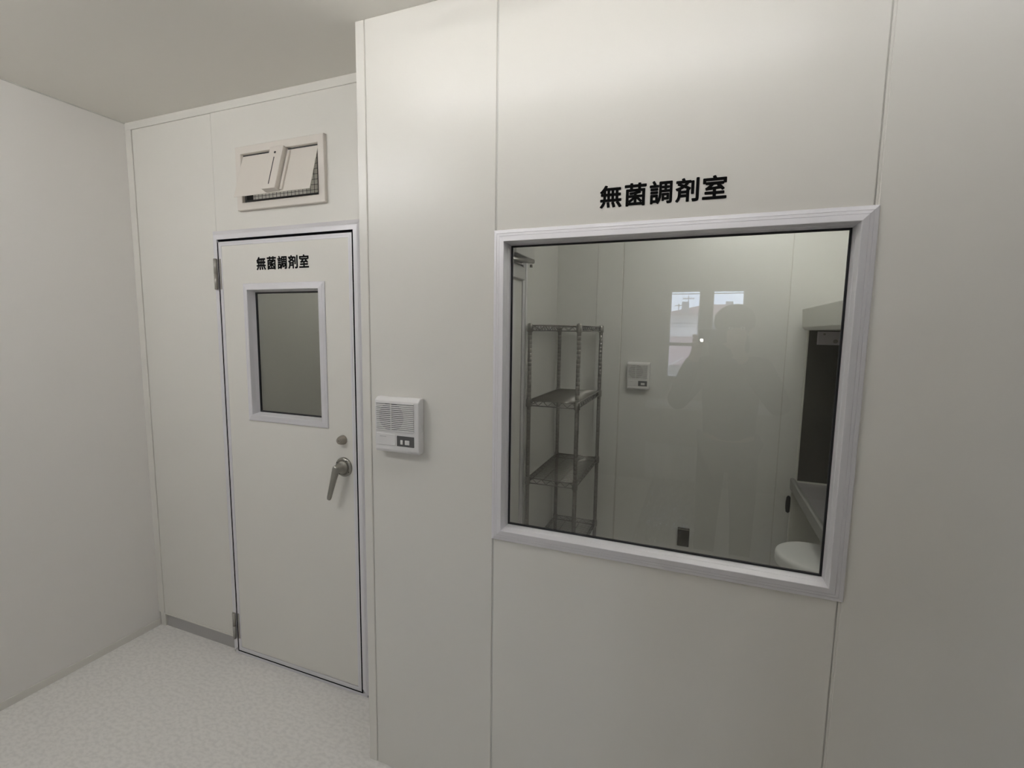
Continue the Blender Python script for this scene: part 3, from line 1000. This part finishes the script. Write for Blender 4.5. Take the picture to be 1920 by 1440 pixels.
# hair cap, face features
def ellipsoid(m, c, r, n=20, k=12, zmin=-1.0, cut=None):
    rings = []
    for i in range(k + 1):
        ph_ = -math.pi / 2 + math.pi * i / k
        ring = []
        for j in range(n):
            t = 2 * math.pi * j / n
            ring.append(m.bm.verts.new((c[0] + r[0] * math.cos(ph_) * math.cos(t), c[1] + r[1] * math.cos(ph_) * math.sin(t), c[2] + r[2] * math.sin(ph_))))
        rings.append(ring)
    for i in range(k):
        for j in range(n):
            f = m.bm.faces.new((rings[i][j], rings[i][(j + 1) % n], rings[i + 1][(j + 1) % n], rings[i + 1][j]))
            f.smooth = True
hh = MB()
ellipsoid(hh, rel((hx - .006, hy - .034, 1.712)), (.116, .112, .102), 28, 16)
ellipsoid(hh, rel((hx - .030, hy - .055, 1.560)), (.118, .085, .135), 28, 16)
bmesh.ops.remove_doubles(hh.bm, verts=hh.bm.verts[:], dist=.0005)
hh.build('hair', 'hair', per)
for s_ in (-1, 1):
    e = MB(); ellipsoid(e, rel((hx + s_ * .032, hy + .072, 1.668)), (.013, .010, .008), 14, 8)
    bmesh.ops.remove_doubles(e.bm, verts=e.bm.verts[:], dist=.0003)
    eo = e.build('eye', 'eyew', per)
    i_ = MB(); ellipsoid(i_, rel((hx + s_ * .032, hy + .0795, 1.668)), (.0055, .0045, .0055), 12, 8)
    bmesh.ops.remove_doubles(i_.bm, verts=i_.bm.verts[:], dist=.0003)
    i_.build('iris', 'hair', eo)
    er = MB(); ellipsoid(er, rel((hx + s_ * .082, hy - .005, 1.655)), (.012, .020, .032), 14, 8)
    bmesh.ops.remove_doubles(er.bm, verts=er.bm.verts[:], dist=.0003)
    er.build('ear', 'skin', per)
nz_ = MB(); nz_.prism([(rel((0, hy + .070, 0))[1], 1.672), (rel((0, hy + .100, 0))[1], 1.632), (rel((0, hy + .072, 0))[1], 1.622)], 'x', hx - PX - .012, hx - PX + .012, 0, .004)
nz_.build('nose', 'skin', per)
mo = MB(); ellipsoid(mo, rel((hx, hy + .073, 1.596)), (.022, .007, .006), 14, 8)
bmesh.ops.remove_doubles(mo.bm, verts=mo.bm.verts[:], dist=.0003)
mo.build('mouth', mat('lip', (.42, .20, .18), .5), per)
# phone
def frame_pts(m, c, hw, hh_, y0, y1, bev, mi=0):
    vs = [m.bm.verts.new(c + PHR * a + PHU * b_ + CF * d) for a in (-hw, hw) for d in (y0, y1) for b_ in (-hh_, hh_)]
    F = [(0, 1, 3, 2), (4, 6, 7, 5), (0, 4, 5, 1), (2, 3, 7, 6), (0, 2, 6, 4), (1, 5, 7, 3)]
    fs = [m.bm.faces.new([vs[i] for i in f]) for f in F]
    for f in fs: f.material_index = mi
    if bev: bmesh.ops.bevel(m.bm, geom=list({e for f in fs for e in f.edges}), offset=bev, segments=2, affect='EDGES', profile=.5)
pho = thing('phone', 'dark phone held up by the photographer with its light lit', 'phone', PLc)
pm = MB(); frame_pts(pm, Vector((0, 0, 0)), .075, .036, -.004, .004, .0015); pm.build('case', 'phone', pho)
pm = MB(); frame_pts(pm, CAM - CF * .0100 - PLc - PHU * .018, .011, .032, -.003, .0015, .001); pm.build('camera_bar', 'lens', pho)
pm = MB(); frame_pts(pm, CAM - CF * .0080 - PLc - PHU * .040 + PHR * .004, .0065, .0065, -.001, .0008, 0); pm.build('light', 'led', pho)
pm = MB(); frame_pts(pm, Vector((0, 0, 0)) - CF * .0046, .070, .033, -.0004, .0003, 0); pm.build('screen', 'lens', pho)

# ------------------------------------------------------------------ outside: neighbouring house, aerials, cables
hs = thing('house', 'pale house with red-brown roof across the street, mirrored in the big pane', 'house', (0, -31, -3))
HZ = 3.0
def inH(o): o.parent = hs; return o
def hb(name, m, x0, x1, y0, y1, z0, z1, parent=hs):
    o = MB().box(x0, x1, y0 + 31, y1 + 31, z0 + HZ, z1 + HZ).build(name, m, parent)
    return o
hb('wall', 'hwall', -6.0, .50, -36, -31, -3, 2.75)
hb('corner_board', 'plw', .41, .54, -31.05, -30.95, 1.2, 2.75)
hb('side_wall', 'hwall', .54, 7.0, -36, -31.8, -3, 2.75)
rf = MB()
rf.prism([(-7.0, 2.80 + HZ), (7.6, 2.80 + HZ), (7.0, 3.42 + HZ), (.80, 3.42 + HZ), (-1.4, 2.95 + HZ)], 'y', -5.2, -.4, 0)
rf.build('roof', 'hroof', hs)
hb('eave', 'heave', -7.0, 7.6, -36.3, -30.6, 2.72, 2.82)
hb('siding_joint', 'heave', -6.0, .42, -31.03, -30.99, 2.02, 2.06)
pr_ = MB()
pr_.prism([(.02, 1.40 + HZ), (4.5, -.10 + HZ), (4.5, -.18 + HZ), (.02, 1.30 + HZ)], 'x', -6.4, 3.5, 0)
pr_.build('porch_roof', 'hroof', hs)
MB().tube([(-1.35, 4.55, -.42 + HZ), (-.20, 4.55, .30 + HZ)], .05, 6).build('porch_fascia', 'plw', hs)
for cx_, w_ in ((-.39, .42), (2.17, .42)):
    hb('chimney', 'chim', cx_ - w_ / 2, cx_ + w_ / 2, -31.75, -31.35, 2.9, 3.60)
def aerial(x, y, z, s):
    t = MB().tube([(0, 0, 0), (0, 0, 1.0 * s)], .026, 6).build('tv_aerial', 'antenna', hs, (x, y + 31, z + HZ))
    m = MB()
    m.tube([(-.45 * s, 0, .78 * s), (.45 * s, 0, .82 * s)], .024, 6)
    for k in range(6):
        xx = -.4 * s + .16 * s * k
        m.tube([(xx, -.22 * s, .80 * s), (xx, .22 * s, .80 * s)], .010, 5)
        m.tube([(xx, 0, .72 * s), (xx, 0, .88 * s)], .010, 5)
    m.build('array', 'antenna', t)
aerial(-.23, -31.85, 3.20, .78)
aerial(-.80, -31.85, 2.95, .55)
for z0, z1, lab in ((2.62, 2.66, 'upper black cable crossing the sky outside'), (1.87, 1.90, 'lower black cable crossing the house front outside')):
    c = MB()
    pts = [(-6 + 12 * i / 16, -12.0, z0 + (z1 - z0) * i / 16) for i in range(17)]
    c.tube(pts, .012, 6)
    tag(c.build('overhead_cable', 'wire'), lab, 'cable', group='overhead cables')
struct(MB().box(-40, 40, -60, YO - .2, -3.1, -3.0).build('ground', 'ground'), 'ground outside far below the windows', 'ground')
